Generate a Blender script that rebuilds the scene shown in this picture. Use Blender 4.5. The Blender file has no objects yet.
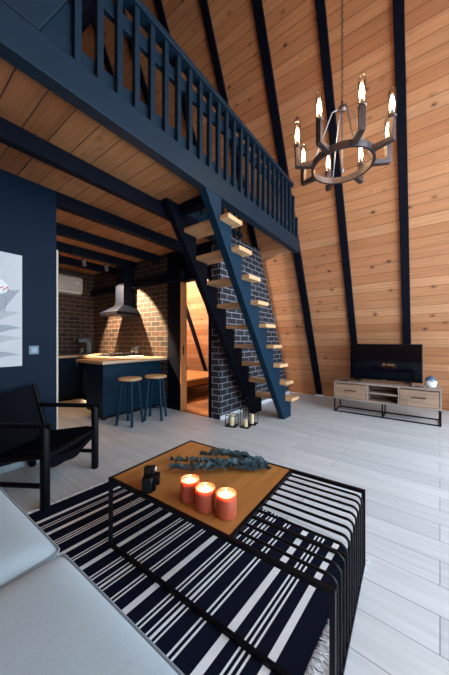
import bpy, bmesh, math, random
from mathutils import Vector, Matrix
R = math.radians
scene = bpy.context.scene
COL = scene.collection
rnd = random.Random(7)

# ------------------------------------------------------------------ materials
def lin(h):
    h = h.lstrip('#'); out = []
    for i in (0, 2, 4):
        c = int(h[i:i+2], 16) / 255
        out.append(c/12.92 if c <= .04045 else ((c+.055)/1.055)**2.4)
    return (*out, 1)

class NT:
    def __init__(s, name):
        s.m = bpy.data.materials.new(name); s.m.use_nodes = True
        s.t = s.m.node_tree; s.t.nodes.clear()
        s.out = s.n('ShaderNodeOutputMaterial'); s.b = s.n('ShaderNodeBsdfPrincipled')
        s.l(s.b.outputs[0], s.out.inputs[0])
    def n(s, typ, **kw):
        nd = s.t.nodes.new(typ)
        for k, v in kw.items(): setattr(nd, k, v)
        return nd
    def l(s, a, b): s.t.links.new(a, b)
    def mapping(s, scale, src='UV', loc=(0, 0, 0), rot=0):
        tc = s.n('ShaderNodeTexCoord'); mp = s.n('ShaderNodeMapping')
        mp.inputs['Scale'].default_value = scale; mp.inputs['Location'].default_value = loc
        mp.inputs['Rotation'].default_value = (0, 0, rot)
        s.l(tc.outputs[src], mp.inputs[0]); return mp.outputs[0]
    def noise(s, vec, scale=1, detail=3, rough=.55):
        nd = s.n('ShaderNodeTexNoise'); nd.inputs['Scale'].default_value = scale
        nd.inputs['Detail'].default_value = detail; nd.inputs['Roughness'].default_value = rough
        s.l(vec, nd.inputs['Vector']); return nd.outputs['Fac']
    def ramp(s, fac, stops, interp='LINEAR'):
        nd = s.n('ShaderNodeValToRGB'); cr = nd.color_ramp; cr.interpolation = interp
        while len(cr.elements) < len(stops): cr.elements.new(.5)
        for e, (p, c) in zip(cr.elements, stops):
            e.position = p; e.color = c if not isinstance(c, (int, float)) else (c, c, c, 1)
        s.l(fac, nd.inputs[0]); return nd.outputs[0]
    def mix(s, fac, a, b, mode='MIX'):
        nd = s.n('ShaderNodeMix', data_type='RGBA', blend_type=mode)
        for sock, v in ((nd.inputs[0], fac), (nd.inputs[6], a), (nd.inputs[7], b)):
            if hasattr(v, 'node'): s.l(v, sock)
            else: sock.default_value = v
        return nd.outputs[2]
    def bump(s, h, strength=.3, dist=.01):
        nd = s.n('ShaderNodeBump'); nd.inputs['Strength'].default_value = strength
        nd.inputs['Distance'].default_value = dist
        s.l(h, nd.inputs['Height']); s.l(nd.outputs[0], s.b.inputs['Normal'])

def paint(name, col, rough=.5, metal=0, spec=.5, vary=.12, **kw):
    k = NT(name); k.b.inputs['Roughness'].default_value = rough
    k.b.inputs['Metallic'].default_value = metal
    k.b.inputs['Specular IOR Level'].default_value = spec
    f = k.noise(k.mapping((1, 1, 1), 'Object'), 9, 4)
    c = lin(col); d = tuple(x*(1-vary) for x in c[:3]) + (1,)
    k.l(k.ramp(f, [(.3, d), (.7, c)]), k.b.inputs['Base Color'])
    for a, v in kw.items(): k.b.inputs[a.replace('_', ' ')].default_value = v
    return k.m

def planks(name, cols, length, width, seam, seam_w=.004, grain=.35, knots=True, rough=.55, rot=0, spec=.4, knot_col='#4a2412', off=0):
    k = NT(name)
    uv = k.mapping((1, 1, 1), rot=rot, loc=(off, 0, 0))
    br = k.n('ShaderNodeTexBrick'); k.l(uv, br.inputs['Vector'])
    br.offset = .5 if length > 10 else .37; br.offset_frequency = 2
    br.inputs['Color1'].default_value = (0, 0, 0, 1); br.inputs['Color2'].default_value = (1, 1, 1, 1)
    br.inputs['Mortar'].default_value = (.5, .5, .5, 1)
    br.inputs['Scale'].default_value = 1; br.inputs['Mortar Size'].default_value = seam_w
    br.inputs['Mortar Smooth'].default_value = .2
    br.inputs['Brick Width'].default_value = length; br.inputs['Row Height'].default_value = width
    base = k.ramp(br.outputs['Color'], [(i/(len(cols)-1), lin(c)) for i, c in enumerate(cols)])
    gu = k.mapping((1.3, 26, 1), rot=rot)
    g = k.noise(gu, 1, 6, .6)
    col = k.mix(1.0, base, k.ramp(g, [(.28, 1-grain), (.62, 1.0)]), 'MULTIPLY')
    b = k.noise(k.mapping((.7, 2.2, 1), rot=rot), 1.3, 2)
    col = k.mix(1.0, col, k.ramp(b, [(.3, 1-grain*.5), (.7, 1.0)]), 'MULTIPLY')
    if knots:
        vo = k.n('ShaderNodeTexVoronoi'); vo.inputs['Scale'].default_value = 1
        vo.inputs['Randomness'].default_value = 1
        k.l(k.mapping((4.2, 6.6, 1), rot=rot), vo.inputs['Vector'])
        kn = k.ramp(vo.outputs['Distance'], [(0, 1), (.07, .95), (.13, .35), (.26, 0)])
        gate = k.n('ShaderNodeSeparateColor'); k.l(vo.outputs['Color'], gate.inputs[0])
        gt = k.ramp(gate.outputs[0], [(.5, 0), (.55, 1)])
        kk = k.mix(1.0, kn, gt, 'MULTIPLY')
        rg = k.n('ShaderNodeRGBToBW'); k.l(kk, rg.inputs[0])
        col = k.mix(rg.outputs[0], col, lin(knot_col))
    col = k.mix(br.outputs['Fac'], col, lin(seam))
    k.l(col, k.b.inputs['Base Color'])
    k.b.inputs['Roughness'].default_value = rough
    k.b.inputs['Specular IOR Level'].default_value = spec
    inv = k.ramp(br.outputs['Fac'], [(0, 1), (1, 0)])
    k.bump(inv, .35, .004)
    return k.m

def wood(name, cols, rough=.5, sc=(2, 34, 34), spec=.4):
    k = NT(name)
    g = k.noise(k.mapping((sc[0], sc[1], 1)), 1, 6, .62)
    b = k.noise(k.mapping((1.1, 5, 1)), 1, 2)
    col = k.ramp(g, [(.28, lin(cols[0])), (.5, lin(cols[1])), (.75, lin(cols[2]))])
    col = k.mix(1.0, col, k.ramp(b, [(.3, .82), (.7, 1.0)]), 'MULTIPLY')
    k.l(col, k.b.inputs['Base Color']); k.b.inputs['Roughness'].default_value = rough
    k.b.inputs['Specular IOR Level'].default_value = spec
    return k.m

def bricks(name, cols, mortar, rough=.8):
    k = NT(name)
    uv = k.mapping((1, 1, 1))
    wob = k.n('ShaderNodeTexNoise'); wob.inputs['Scale'].default_value = 9
    k.l(uv, wob.inputs['Vector'])
    ad = k.n('ShaderNodeVectorMath', operation='MULTIPLY_ADD'); k.l(wob.outputs['Color'], ad.inputs[0])
    ad.inputs[1].default_value = (.012, .012, 0); k.l(uv, ad.inputs[2])
    br = k.n('ShaderNodeTexBrick'); k.l(ad.outputs[0], br.inputs['Vector'])
    br.inputs['Color1'].default_value = (0, 0, 0, 1); br.inputs['Color2'].default_value = (1, 1, 1, 1)
    br.inputs['Scale'].default_value = 1; br.inputs['Mortar Size'].default_value = .007
    br.inputs['Mortar Smooth'].default_value = .25
    br.inputs['Brick Width'].default_value = .255; br.inputs['Row Height'].default_value = .094
    base = k.ramp(br.outputs['Color'], [(i/(len(cols)-1), lin(c)) for i, c in enumerate(cols)])
    n = k.noise(uv, 22, 6, .65)
    col = k.mix(1.0, base, k.ramp(n, [(.3, .55), (.7, 1.15)]), 'MULTIPLY')
    col = k.mix(br.outputs['Fac'], col, lin(mortar))
    k.l(col, k.b.inputs['Base Color']); k.b.inputs['Roughness'].default_value = rough
    inv = k.ramp(br.outputs['Fac'], [(0, 1), (1, 0)])
    k.bump(k.mix(.25, inv, n), .6, .008)
    return k.m

def emit(name, col, strength):
    k = NT(name); k.t.nodes.remove(k.b)
    e = k.n('ShaderNodeEmission'); e.inputs[0].default_value = lin(col); e.inputs[1].default_value = strength
    k.l(e.outputs[0], k.out.inputs[0]); return k.m

def thin_glass(name, tint='#ffffff', gloss=.08, rough=.02):
    k = NT(name); k.t.nodes.remove(k.b)
    t = k.n('ShaderNodeBsdfTransparent'); t.inputs[0].default_value = lin(tint)
    g = k.n('ShaderNodeBsdfGlossy'); g.inputs['Roughness'].default_value = rough
    lw = k.n('ShaderNodeLayerWeight'); lw.inputs[0].default_value = .25
    ma = k.n('ShaderNodeMath', operation='MULTIPLY_ADD'); k.l(lw.outputs['Facing'], ma.inputs[0])
    ma.inputs[1].default_value = gloss*3; ma.inputs[2].default_value = gloss*.4
    mx = k.n('ShaderNodeMixShader'); k.l(ma.outputs[0], mx.inputs[0])
    k.l(t.outputs[0], mx.inputs[1]); k.l(g.outputs[0], mx.inputs[2])
    k.l(mx.outputs[0], k.out.inputs[0]); return k.m

def fabric(name, c1, c2, scale=900, rough=.9, sheen=.2, spec=.12):
    k = NT(name); k.b.inputs['Specular IOR Level'].default_value = spec; v = k.mapping((1, 1, 1), 'Object')
    n = k.noise(v, 260, 2); w = k.noise(v, 5, 3)
    col = k.mix(1.0, k.ramp(n, [(.3, lin(c1)), (.7, lin(c2))]), k.ramp(w, [(.3, .93), (.7, 1.0)]), 'MULTIPLY')
    k.l(col, k.b.inputs['Base Color']); k.b.inputs['Roughness'].default_value = rough
    k.b.inputs['Sheen Weight'].default_value = sheen
    k.bump(n, .12, .001); return k.m

NAVY = paint('navy_paint', '#0d2231', .5, spec=.2)
NAVYW = paint('navy_wall', '#03172a', .6, spec=.12)
NAVYB = paint('navy_beam', '#050a17', .6, spec=.1)
TEAL = paint('teal_navy_paint', '#08283b', .5, spec=.15)
BLACKM = paint('black_metal', '#04050c', .45, .1, spec=.2)
BLACKP = paint('black_plastic', '#05060a', .35, spec=.3)
BLACKW = paint('black_stained_wood', '#04050b', .5, spec=.15)
LEATHER = paint('black_leather', '#04060e', .65, spec=.08, vary=.25)
WHITE = paint('white_paint', '#dfe3e6', .35, vary=.04)
WHITEP = paint('white_plastic', '#d9d6d0', .35, vary=.04)
ROOF = planks('pine_roof_boards', ['#b4744a', '#c88b5f', '#bc7c50', '#d0986d'], 20.0, .148, '#5c3418', .0035, .28, off=3)
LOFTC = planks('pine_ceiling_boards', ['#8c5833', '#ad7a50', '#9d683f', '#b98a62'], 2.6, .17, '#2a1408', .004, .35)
FLOOR = planks('grey_laminate', ['#bfc2c5', '#cdcfd1', '#c5c8ca', '#d3d4d5'], 1.3, .19, '#7c8086', .0022, .16, knots=False, rough=.42, rot=R(-2), spec=.45)
BRICKK = bricks('brown_brick', ['#1c120e', '#2e1c15', '#43291e', '#241712', '#38231b'], '#665b4e')
BRICKS = bricks('cool_lit_brick', ['#15161d', '#20202a', '#2b2329', '#181a24', '#241f27'], '#8b8f9a')  # stair brick, with the blue-black cast of cool light in its base colours
TREAD = wood('pale_pine_tread', ['#b98a5f', '#d2a77a', '#e2bd92'])
WORKTOP = wood('oak_worktop', ['#a88a6c', '#c4a688', '#d6bca0'], .35)
TABLEW = wood('warm_oak_top', ['#93602e', '#a9713a', '#b98147'], .38, (1.2, 16, 1))
RUSTIC = wood('weathered_oak', ['#7b685d', '#9b877b', '#b5a295'], .6)
RUSTICD = planks('weathered_oak_front', ['#a3846c', '#b5967d', '#94755f'], .9, .12, '#8a7060', .001, .4, True, .6, knot_col='#4d3a30')
JAMB = wood('orange_pine_jamb', ['#a8683a', '#be7d4a', '#cd9060'])
STOOLW = wood('stool_wood', ['#a67c55', '#c59a6e', '#d6b088'])
SOFA = fabric('grey_sofa_fabric', '#97a9b4', '#a2b3bd')
PIPE = fabric('grey_piping', '#6d7983', '#83909a')
RUGB = fabric('rug_black', '#060a1a', '#0b1024', rough=.95, sheen=0)
RUGW = fabric('rug_white', '#d3d6da', '#e6e8ea', rough=.95, sheen=.05)
BEDC = fabric('tan_blanket', '#a5692f', '#b87b3c')
CHROME = paint('brushed_steel', '#8c9096', .35, .9)
ANTIQUE = paint('gunmetal', '#5b5254', .36, .8)
GLASS = thin_glass('clear_glass', '#f4f8fa', .2)
PANE = thin_glass('window_glass', '#ffffff', .05)
BULB = emit('bulb_glow', '#ffc890', 55)
FLAME = emit('flame_glow', '#ffd49a', 25)
SPOTG = emit('spot_glow', '#ffd9ae', 30)
SCREEN = paint('tv_screen', '#03040a', .06, spec=.25, vary=0)
WAXC = paint('cream_wax', '#e3cca6', .6, Subsurface_Weight=.3)
LEAF = paint('eucalyptus_leaf', '#40575e', .65, spec=.25, vary=.5)
STEM = paint('eucalyptus_stem', '#3d3630', .7)

# ------------------------------------------------------------------ mesh builder
class MB:
    def __init__(s): s.v = []; s.f = []; s.mi = []; s.cur = 0
    def add(s, vs, fs):
        o = len(s.v); s.v += [Vector(v) for v in vs]
        for f in fs: s.f.append([i+o for i in f]); s.mi.append(s.cur)
        return s
    def box(s, lo, hi, rz=0, rc=None):
        (x0, y0, z0), (x1, y1, z1) = lo, hi
        vs = [Vector(p) for p in ((x0, y0, z0), (x1, y0, z0), (x1, y1, z0), (x0, y1, z0), (x0, y0, z1), (x1, y0, z1), (x1, y1, z1), (x0, y1, z1))]
        if rz:
            c = Vector(rc) if rc else Vector(((x0+x1)/2, (y0+y1)/2, 0)); m = Matrix.Rotation(rz, 3, 'Z')
            vs = [m @ (v-c) + c for v in vs]
        return s.add(vs, [(0, 3, 2, 1), (4, 5, 6, 7), (0, 1, 5, 4), (1, 2, 6, 5), (2, 3, 7, 6), (3, 0, 4, 7)])
    def prism(s, pts, axis, a, b):          # polygon in the two other axes, extruded along axis
        def P(p, t):
            return {'x': (t, p[0], p[1]), 'y': (p[0], t, p[1]), 'z': (p[0], p[1], t)}[axis]
        n = len(pts); area = sum(pts[i][0]*pts[(i+1) % n][1]-pts[(i+1) % n][0]*pts[i][1] for i in range(n))
        pts = list(pts) if (area > 0) != (axis == 'y') else list(pts)[::-1]
        vs = [P(p, a) for p in pts] + [P(p, b) for p in pts]
        fs = [list(range(n))[::-1], list(range(n, 2*n))] + [(i, (i+1) % n, (i+1) % n+n, i+n) for i in range(n)]
        return s.add(vs, fs)
    def tube(s, pts, r, n=8, closed=False, caps=True, sq=False):
        pts = [Vector(p) for p in pts]; rs = r if isinstance(r, (list, tuple)) else [r]*len(pts)
        if sq: n = 4
        rings = []; N = len(pts); up = None
        for i, p in enumerate(pts):
            if closed: t = pts[(i+1) % N]-pts[i-1]
            else: t = (pts[min(i+1, N-1)]-pts[max(i-1, 0)])
            t.normalize()
            if up is None:
                up = Vector((0, 0, 1)) if abs(t.z) < .9 else Vector((1, 0, 0))
            a = t.cross(up)
            if a.length < 1e-5: a = t.cross(Vector((0, 1, 0)))
            a.normalize(); b = a.cross(t).normalized(); up = b
            off = math.pi/4 if sq else 0; rr = rs[i]*(1.4142 if sq else 1)
            rings.append([p + (a*math.cos(off+2*math.pi*j/n) + b*math.sin(off+2*math.pi*j/n))*rr for j in range(n)])
        vs = [v for q in rings for v in q]; fs = []
        for i in range(N if closed else N-1):
            k = (i+1) % N
            for j in range(n):
                j2 = (j+1) % n; fs.append((i*n+j2, i*n+j, k*n+j, k*n+j2))
        if caps and not closed:
            fs.append(list(range(n))); fs.append([(N-1)*n+j for j in range(n)][::-1])
        return s.add(vs, fs)
    def bar(s, p, q, w, h=None):             # square bar
        return s.tube([p, q], w/2, sq=True)
    def lathe(s, prof, c=(0, 0, 0), n=24, sx=1, sy=1):
        c = Vector(c); vs = []; fs = []; m = len(prof)
        for r, z in prof:
            for j in range(n):
                a = 2*math.pi*j/n; vs.append(c+Vector((max(r, 1e-4)*math.cos(a)*sx, max(r, 1e-4)*math.sin(a)*sy, z)))
        for i in range(m-1):
            for j in range(n):
                j2 = (j+1) % n; fs.append((i*n+j, i*n+j2, (i+1)*n+j2, (i+1)*n+j))
        return s.add(vs, fs)
    def build(s, name, mat, parent=None, g=(1, 0, 0), loc=None, bevel=0, smooth=35, seg=2, subs=0, rz=0):
        me = bpy.data.meshes.new(name)
        off = Vector(loc) if loc is not None else Vector((0, 0, 0))
        me.from_pydata([tuple(v-off) for v in s.v], [], s.f)
        mats = mat if isinstance(mat, (list, tuple)) else [mat]
        for m in mats: me.materials.append(m)
        me.polygons.foreach_set('material_index', s.mi)
        g = Vector(g).normalized(); uvl = me.uv_layers.new(name='UVMap').data
        for p in me.polygons:
            nrm = p.normal
            if abs(nrm.dot(g)) > .9:
                u = Vector((0, 0, 1)).cross(nrm) if abs(nrm.z) < .7 else Vector((1, 0, 0)); u = (u - nrm*u.dot(nrm)).normalized()
            else: u = (g - nrm*g.dot(nrm)).normalized()
            w = nrm.cross(u)
            if (w.z if abs(w.z) > .3 else w.x + w.y) < 0: w = -w
            for li in p.loop_indices:
                co = me.vertices[me.loops[li].vertex_index].co + off
                uvl[li].uv = (co.dot(u), co.dot(w))
        if smooth:
            me.polygons.foreach_set('use_smooth', [True]*len(me.polygons)); me.set_sharp_from_angle(angle=R(smooth))
        me.validate(); me.update()
        o = bpy.data.objects.new(name, me); COL.objects.link(o)
        if parent: o.parent = parent
        if loc is not None: o.location = loc
        if rz: o.rotation_euler.z = rz
        if bevel:
            b = o.modifiers.new('bevel', 'BEVEL'); b.width = bevel; b.segments = seg; b.limit_method = 'ANGLE'; b.angle_limit = R(40)
        if subs:
            b = o.modifiers.new('subdivision', 'SUBSURF'); b.levels = subs; b.render_levels = subs
        return o

def tag(o, label, cat, group=None):
    o['label'] = label; o['category'] = cat
    if group: o['group'] = group
    return o
def struct(o, label=None):
    o['kind'] = 'structure'
    if label: o['label'] = label
    return o
def thing(name, label, cat, loc=(0, 0, 0), rz=0, group=None):
    o = bpy.data.objects.new(name, None); COL.objects.link(o); o.empty_display_size = .1
    o.location = loc; o.rotation_euler = (0, 0, rz)
    return tag(o, label, cat, group)
def clone(o, parent=None, loc=None, rz=None, label=None):
    c = o.copy(); COL.objects.link(c)
    if parent: c.parent = parent
    if loc is not None: c.location = loc
    if rz is not None: c.rotation_euler.z = rz
    if label: c['label'] = label
    for ch in [x for x in list(bpy.data.objects) if x.parent == o]: clone(ch, c)
    return c
def arc(c, r, a0, a1, n, plane):
    u, w = Vector(plane[0]), Vector(plane[1]); c = Vector(c)
    return [c + u*(r*math.cos(a0+(a1-a0)*i/n)) + w*(r*math.sin(a0+(a1-a0)*i/n)) for i in range(n+1)]

# ------------------------------------------------------------------ setting
K = 2.15                                    # rise of the roof slopes
XR, XL = 6.066, -1.05                       # where the boards of the two slopes meet the floor
RR, RL = 6.0, -.81                          # inner faces of the rafters
Y0, Y1 = -1.9, 6.43                         # glazed front gable, back gable
ZC = 2.81                                   # boarded ceiling under the loft
ZA = (XR-XL)*K/2; XA = (XR+XL)/2            # ridge
XD = 3.25                                   # wall with the hood and the bedroom door
def xr(z, o=XR): return o - z/K
def xl(z, o=XL): return o + z/K

struct(MB().box((XL, Y0, -.12), (XR, Y1, 0)).build('floor', FLOOR, g=(0, 1, 0)), 'pale grey wood-look plank floor')
t = .1
struct(MB().prism([(XR, 0), (XR+t, 0), (XA+t, ZA+.02), (XA, ZA)], 'y', Y0, Y1).build('wall_right', ROOF, g=(0, 1, 0)), 'sloping knotty pine board wall behind the TV')
struct(MB().prism([(XL, 0), (XA, ZA), (XA-t, ZA+.02), (XL-t, 0)], 'y', Y0, Y1).build('wall_left', ROOF, g=(0, 1, 0)), 'sloping knotty pine board wall on the left')
struct(MB().prism([(XL, 0), (XR, 0), (XA, ZA)], 'y', Y1, Y1+.1).build('wall_back', ROOF, g=(1, 0, 0)))
# glazed front gable behind the viewer
fr = MB()
for a, b in (((XL, 0), (XA, ZA)), ((XR, 0), (XA, ZA))):
    d = .14 if a[0] < 1 else -.14
    fr.prism([a, (a[0]+d*1.2, 0), (b[0], b[1]-.3), b] if d > 0 else [a, b, (b[0], b[1]-.3), (a[0]+d*1.2, 0)], 'y', Y0-.08, Y0)
fr.box((XL, Y0-.08, 0), (XR, Y0, .12)); fr.box((XL+1.1, Y0-.08, 2.5), (XR-1.1, Y0, 2.62))
for x in (.6, 1.9, 3.2, 4.5): fr.box((x-.05, Y0-.08, 0), (x+.05, Y0, min(K*(x-XL), K*(XR-x))-.1))
w1 = struct(fr.build('window_1', NAVY))
ZG = 4.3
struct(MB().prism([(xl(ZG), ZG), (xr(ZG), ZG), (XA, ZA)], 'y', Y0-.1, Y0+.02).build('wall_light_block', ROOF, g=(1, 0, 0)), 'unseen pine boards added in the front gable to shade the upper roof')  # unseen boarding, added to keep daylight off the upper roof
MB().prism([(XL+.1, .05), (XR-.1, .05), (XA, ZA-.2)], 'y', Y0-.05, Y0-.04).build('pane', PANE, w1)

# ceiling under the loft, with the stair opening
cb = MB()
HX0, HX1, HY0, HY1 = 2.24, 3.25, 1.84, 2.40
cb.prism([(xl(ZC), ZC), (xr(ZC), ZC), (xr(ZC+.08), ZC+.08), (xl(ZC+.08), ZC+.08)], 'y', 2.60, Y1)
cb.prism([(xl(ZC), ZC), (HX1, ZC), (HX1, ZC+.08), (xl(ZC+.08), ZC+.08)], 'y', HY1, 2.60)
cb.prism([(xl(ZC), ZC), (HX0-.08, ZC), (HX0-.08, ZC+.08), (xl(ZC+.08), ZC+.08)], 'y', HY0, HY1)
struct(cb.build('ceiling', LOFTC, g=(0, 1, 0)), 'pine board ceiling under the loft')

# navy partition with the picture
struct(MB().prism([(XL, 0), (1.19, 0), (1.19, ZC), (xl(ZC), ZC)], 'y', 3.13, 3.22).build('wall_kitchen_front', NAVYW), 'navy partition wall with the picture')
struct(MB().box((1.19, 3.125, 0), (1.207, 3.225, 2.188)).build('trim_1', paint('cream_trim', '#b9aea2', .5)), 'white edge trim at the end of the navy partition')
struct(MB().prism([(0, 0), (-.014, 0), (-.014, .05), (-.008, .06), (0, .06)], 'x', -.9, 1.19).build('baseboard_kitchen', paint('grey_blue_skirting', '#93a3ad', .4), loc=None), 'white baseboard under the navy partition').location = (0, 3.13, 0)

# wall x = XD : hood wall and bedroom door
DY0, DY1, DZ = 2.765, 3.385, 2.25
kb = MB().box((XD, 3.74, 0), (XD+.12, Y1, ZC))
struct(kb.build('wall_kitchen_right', BRICKK, g=(0, 1, 0)), 'brown brick wall behind the range hood')
struct(MB().box((1.2, Y1-.05, 0), (XD, Y1-.001, ZC)).build('wall_kitchen_back', BRICKK, g=(1, 0, 0)), 'brown brick wall under the air conditioner')
struct(MB().box((XD+.12, Y1-.05, 0), (XR-1.3, Y1-.001, ZC)).build('wall_bedroom_back', ROOF, g=(1, 0, 0)))
dw = MB().box((XD, 2.70, 0), (XD+.12, DY0, ZC)); dw.box((XD, DY1+.022, 0), (XD+.12, 3.74, ZC)); dw.box((XD, DY0, DZ), (XD+.12, DY1+.022, ZC))
struct(dw.build('wall_door', NAVYB), 'navy frame wall round the bedroom doorway')
dr = struct(MB().box((XD-.004, DY1, 0), (XD+.135, DY1+.021, DZ)).build('door_1', JAMB, g=(0, 0, 1)), 'pine jamb of the bedroom doorway')
dh = MB().box((XD+.04, DY1-.004, .98), (XD+.07, DY1, 1.14)); dh.build('strike_plate', BLACKM, dr)
BEDF = planks('warm_oak_floor', ['#a8683a', '#b97a48', '#9c6034'], 1.3, .19, '#5a361c', .003, .25, False, .45)
struct(MB().box((XD+.0, 2.76, 0), (5.98, Y1-.06, .004)).build('floor_bedroom', BEDF, g=(0, 1, 0)), 'warm wood floor seen through the doorway')
# upper boarding above the hood: dark beam along the brick wall
tag(MB().box((XD-.09, 3.30, 2.27), (XD-.002, Y1-.055, 2.42)).build('wall_beam', NAVYB, loc=(XD, 4.8, 2.27), bevel=.004),
    'dark horizontal beam on the brick wall above the range hood', 'beam')
# brick wall beside the stairs, cool light put into its colour
BX = 5.90
def bxz(z): return BX - z/K*1.03
struct(MB().prism([(XD, 0), (bxz(0), 0), (bxz(2.96), 2.96), (XD, 2.96)], 'y', 2.53, 2.60).box((XD, 2.60, 0), (XD+.12, 2.70, ZC)).build('wall_stair', BRICKS, g=(1, 0, 0)), 'dark brick wall behind the staircase')
struct(MB().box((XD+.0, 2.516, 0), (5.88, 2.53, .06)).build('baseboard_stair', WHITE), 'white baseboard under the dark brick wall')
ob = thing('wall_outlet', 'small black socket low on the dark brick wall', 'socket', (3.72, 2.53, .62))
MB().box((-.04, -.012, -.04), (.04, 0, .04)).build('plate', BLACKP, ob, bevel=.004)
MB().lathe([(.0, .0), (.02, .0), (.022, .003)], n=16).build('socket_hole', BLACKM, ob).rotation_euler.x = R(90)
for c in ob.children: 
    if c.name.startswith('socket'): c.location = (0, -.013, 0)

# ------------------------------------------------------------------ rafters
raf_lab = {-.58: 'dark sloping rafter right of the TV stand, near the front glazing',
           .243: 'dark sloping rafter rising behind the right side of the TV',
           1.07: 'dark sloping rafter rising behind the left edge of the TV',
           1.88: 'dark sloping rafter between staircase and TV, at the end of the loft beam',
           2.70: 'dark sloping rafter above the slanted end of the dark brick wall',
           3.52: 'dark sloping rafter in the loft, second behind the railing',
           4.34: 'dark sloping rafter in the loft, third behind the railing',
           5.10: 'dark sloping rafter seen above the bed through the doorway',
           5.92: 'dark sloping rafter nearest the back gable on the right slope'}
ztop = (RR-RL)*K/2; xtop = (RR+RL)/2
for y, lab in raf_lab.items():
    w = .13 if y == 1.88 else .11
    m = MB().prism([(RR, .03), (XR-.001, .03), (XA+.001, ZA-.02), (xtop, ztop)], 'y', y-w/2, y+w/2)
    tag(m.build('roof_rafter', NAVYB, loc=(RR, y, 0), bevel=.004), lab, 'rafter', 'rafters of the right roof slope')
    if y in (.243, 1.07, 1.88):
        f = MB().box((RR-.03, y-w/2-.012, 0), (XR-.003, y+w/2+.012, .03))
        tag(f.build('rafter_foot', WHITE, loc=(RR, y, 0)), {'0.243': 'pale foot block under the rafter behind the TV, right one', '1.07': 'pale foot block under the rafter behind the TV, left one', '1.88': 'pale foot block under the rafter between staircase and TV'}[str(y)], 'block', 'rafter foot blocks')
lef = {1.79: 'wide navy sloping rafter at the left end of the loft railing', 2.70: 'dark left-slope rafter just behind the loft railing',
       3.52: 'dark left-slope rafter deeper in the loft', 4.34: 'dark left-slope rafter towards the back gable'}
for y, lab in lef.items():
    z0 = 0.03 if y > 3.3 else 2.9
    if y == 1.79: z0 = 2.98
    w = .1
    m = MB().prism([(RL+z0/K, z0), (xtop, ztop), (XA-.001, ZA-.02), (XL+z0/K+.002, z0)], 'y', y-w/2, y+w/2)
    tag(m.build('roof_rafter', NAVY if y == 1.79 else NAVYB, loc=(RL+z0/K, y, z0), bevel=.004), lab, 'rafter', 'rafters of the left roof slope')

# loft beam and ceiling joists
BZ0, BZ1 = 2.755, 2.975
tag(MB().box((.235, 1.74, BZ0), (4.49, 1.84, BZ1)).build('loft_beam', NAVY, loc=(2.4, 1.79, BZ0), bevel=.006),
    'long navy front beam carrying the loft railing', 'beam')
JZ = 2.67
def joist(y0, y1, x0, x1, lab):
    tag(MB().box((x0, y0, JZ), (x1, y1, ZC)).build('ceiling_joist', NAVYB, loc=((x0+x1)/2, y0, JZ), bevel=.004), lab, 'joist', 'joists under the loft')
joist(2.40, 2.48, .40, XD-.01, 'dark ceiling joist nearest the loft beam, running to the stairs')
joist(3.125, 3.225, 1.19, XD, 'dark ceiling joist in line with the navy partition wall')
joist(3.95, 4.03, .99, XD, 'dark ceiling joist over the kitchen peninsula')
joist(4.67, 4.75, .99, XD, 'dark ceiling joist over the kitchen with the track light')
joist(5.40, 5.48, .99, XD, 'dark ceiling joist deepest in the kitchen')
tag(MB().box((2.16, 1.842, JZ+.03), (2.24, 2.282, ZC+.08)).build('ceiling_trimmer', NAVYB, loc=(2.2, 2.06, JZ+.03)), 'short dark cross beam at the head of the stairs', 'beam')
struct(MB().box((2.24, 2.385, ZC), (XD, 2.399, ZC+.1)).build('trim_2', NAVY), 'navy lining board of the stair opening')
# guard rail round the stair opening in the loft
gr = thing('opening_railing', 'navy guard railing behind the stair opening in the loft', 'railing', (2.6, 2.46, ZC+.08))
MB().box((-.65, -.025, .80), (2.05-.9, .025, .85)).build('handrail', NAVY, gr)
MB().box((-.65, -.02, .06), (2.05-.9, .02, .12)).build('lower_rail', NAVY, gr)
for i in range(12): MB().box((-.62+.15*i-.02, -.045, 0), (-.62+.15*i+.02, -.0251, .80)).build('baluster', NAVY, gr, g=(0, 0, 1))

# ------------------------------------------------------------------ loft railing
rail = thing('loft_railing', 'navy wooden railing with square balusters along the loft edge', 'railing', (.7, 1.79, BZ1))
O = (.7, 1.79, BZ1)
def rp(m, nm, mat=NAVY, bevel=.004, g=(1, 0, 0)):
    m.v = [v-Vector(O) for v in m.v]; return m.build(nm, mat, rail, g=g, bevel=bevel)
rp(MB().box((xl(3.82, RL)-.03, 1.735, 3.775), (xr(3.82, RR)-.0, 1.845, 3.83)), 'handrail')
rp(MB().box((xl(3.6, RL)-.02, 1.80, 3.56), (xr(3.68, RR), 1.84, 3.67)), 'upper_rail')
rp(MB().box((xl(3.02, RL)-.02, 1.80, 3.0), (xr(3.14, RR), 1.84, 3.13)), 'lower_rail')
x = .795
while x < 4.55:
    zt = min(3.775, K*(RR-x)-.02); zb = 2.985
    if zt > zb+.15:
        m = MB().box((x-.022, 1.757, zb), (x+.022, 1.80, zt))
        rp(m, 'baluster', g=(0, 0, 1), bevel=.003)
    x += .1455
rp(MB().prism([(xl(2.985, RL)-.02, 2.985), (.77, 2.985), (.77, 3.36), (xl(3.36, RL)-.02, 3.36)], 'y', 1.802, 1.838), 'end_panel')
for px in (1.2, 2.6, 4.0): rp(MB().box((px-.03, 1.80, BZ1), (px+.03, 1.838, 3.01)), 'rail_block')

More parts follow.
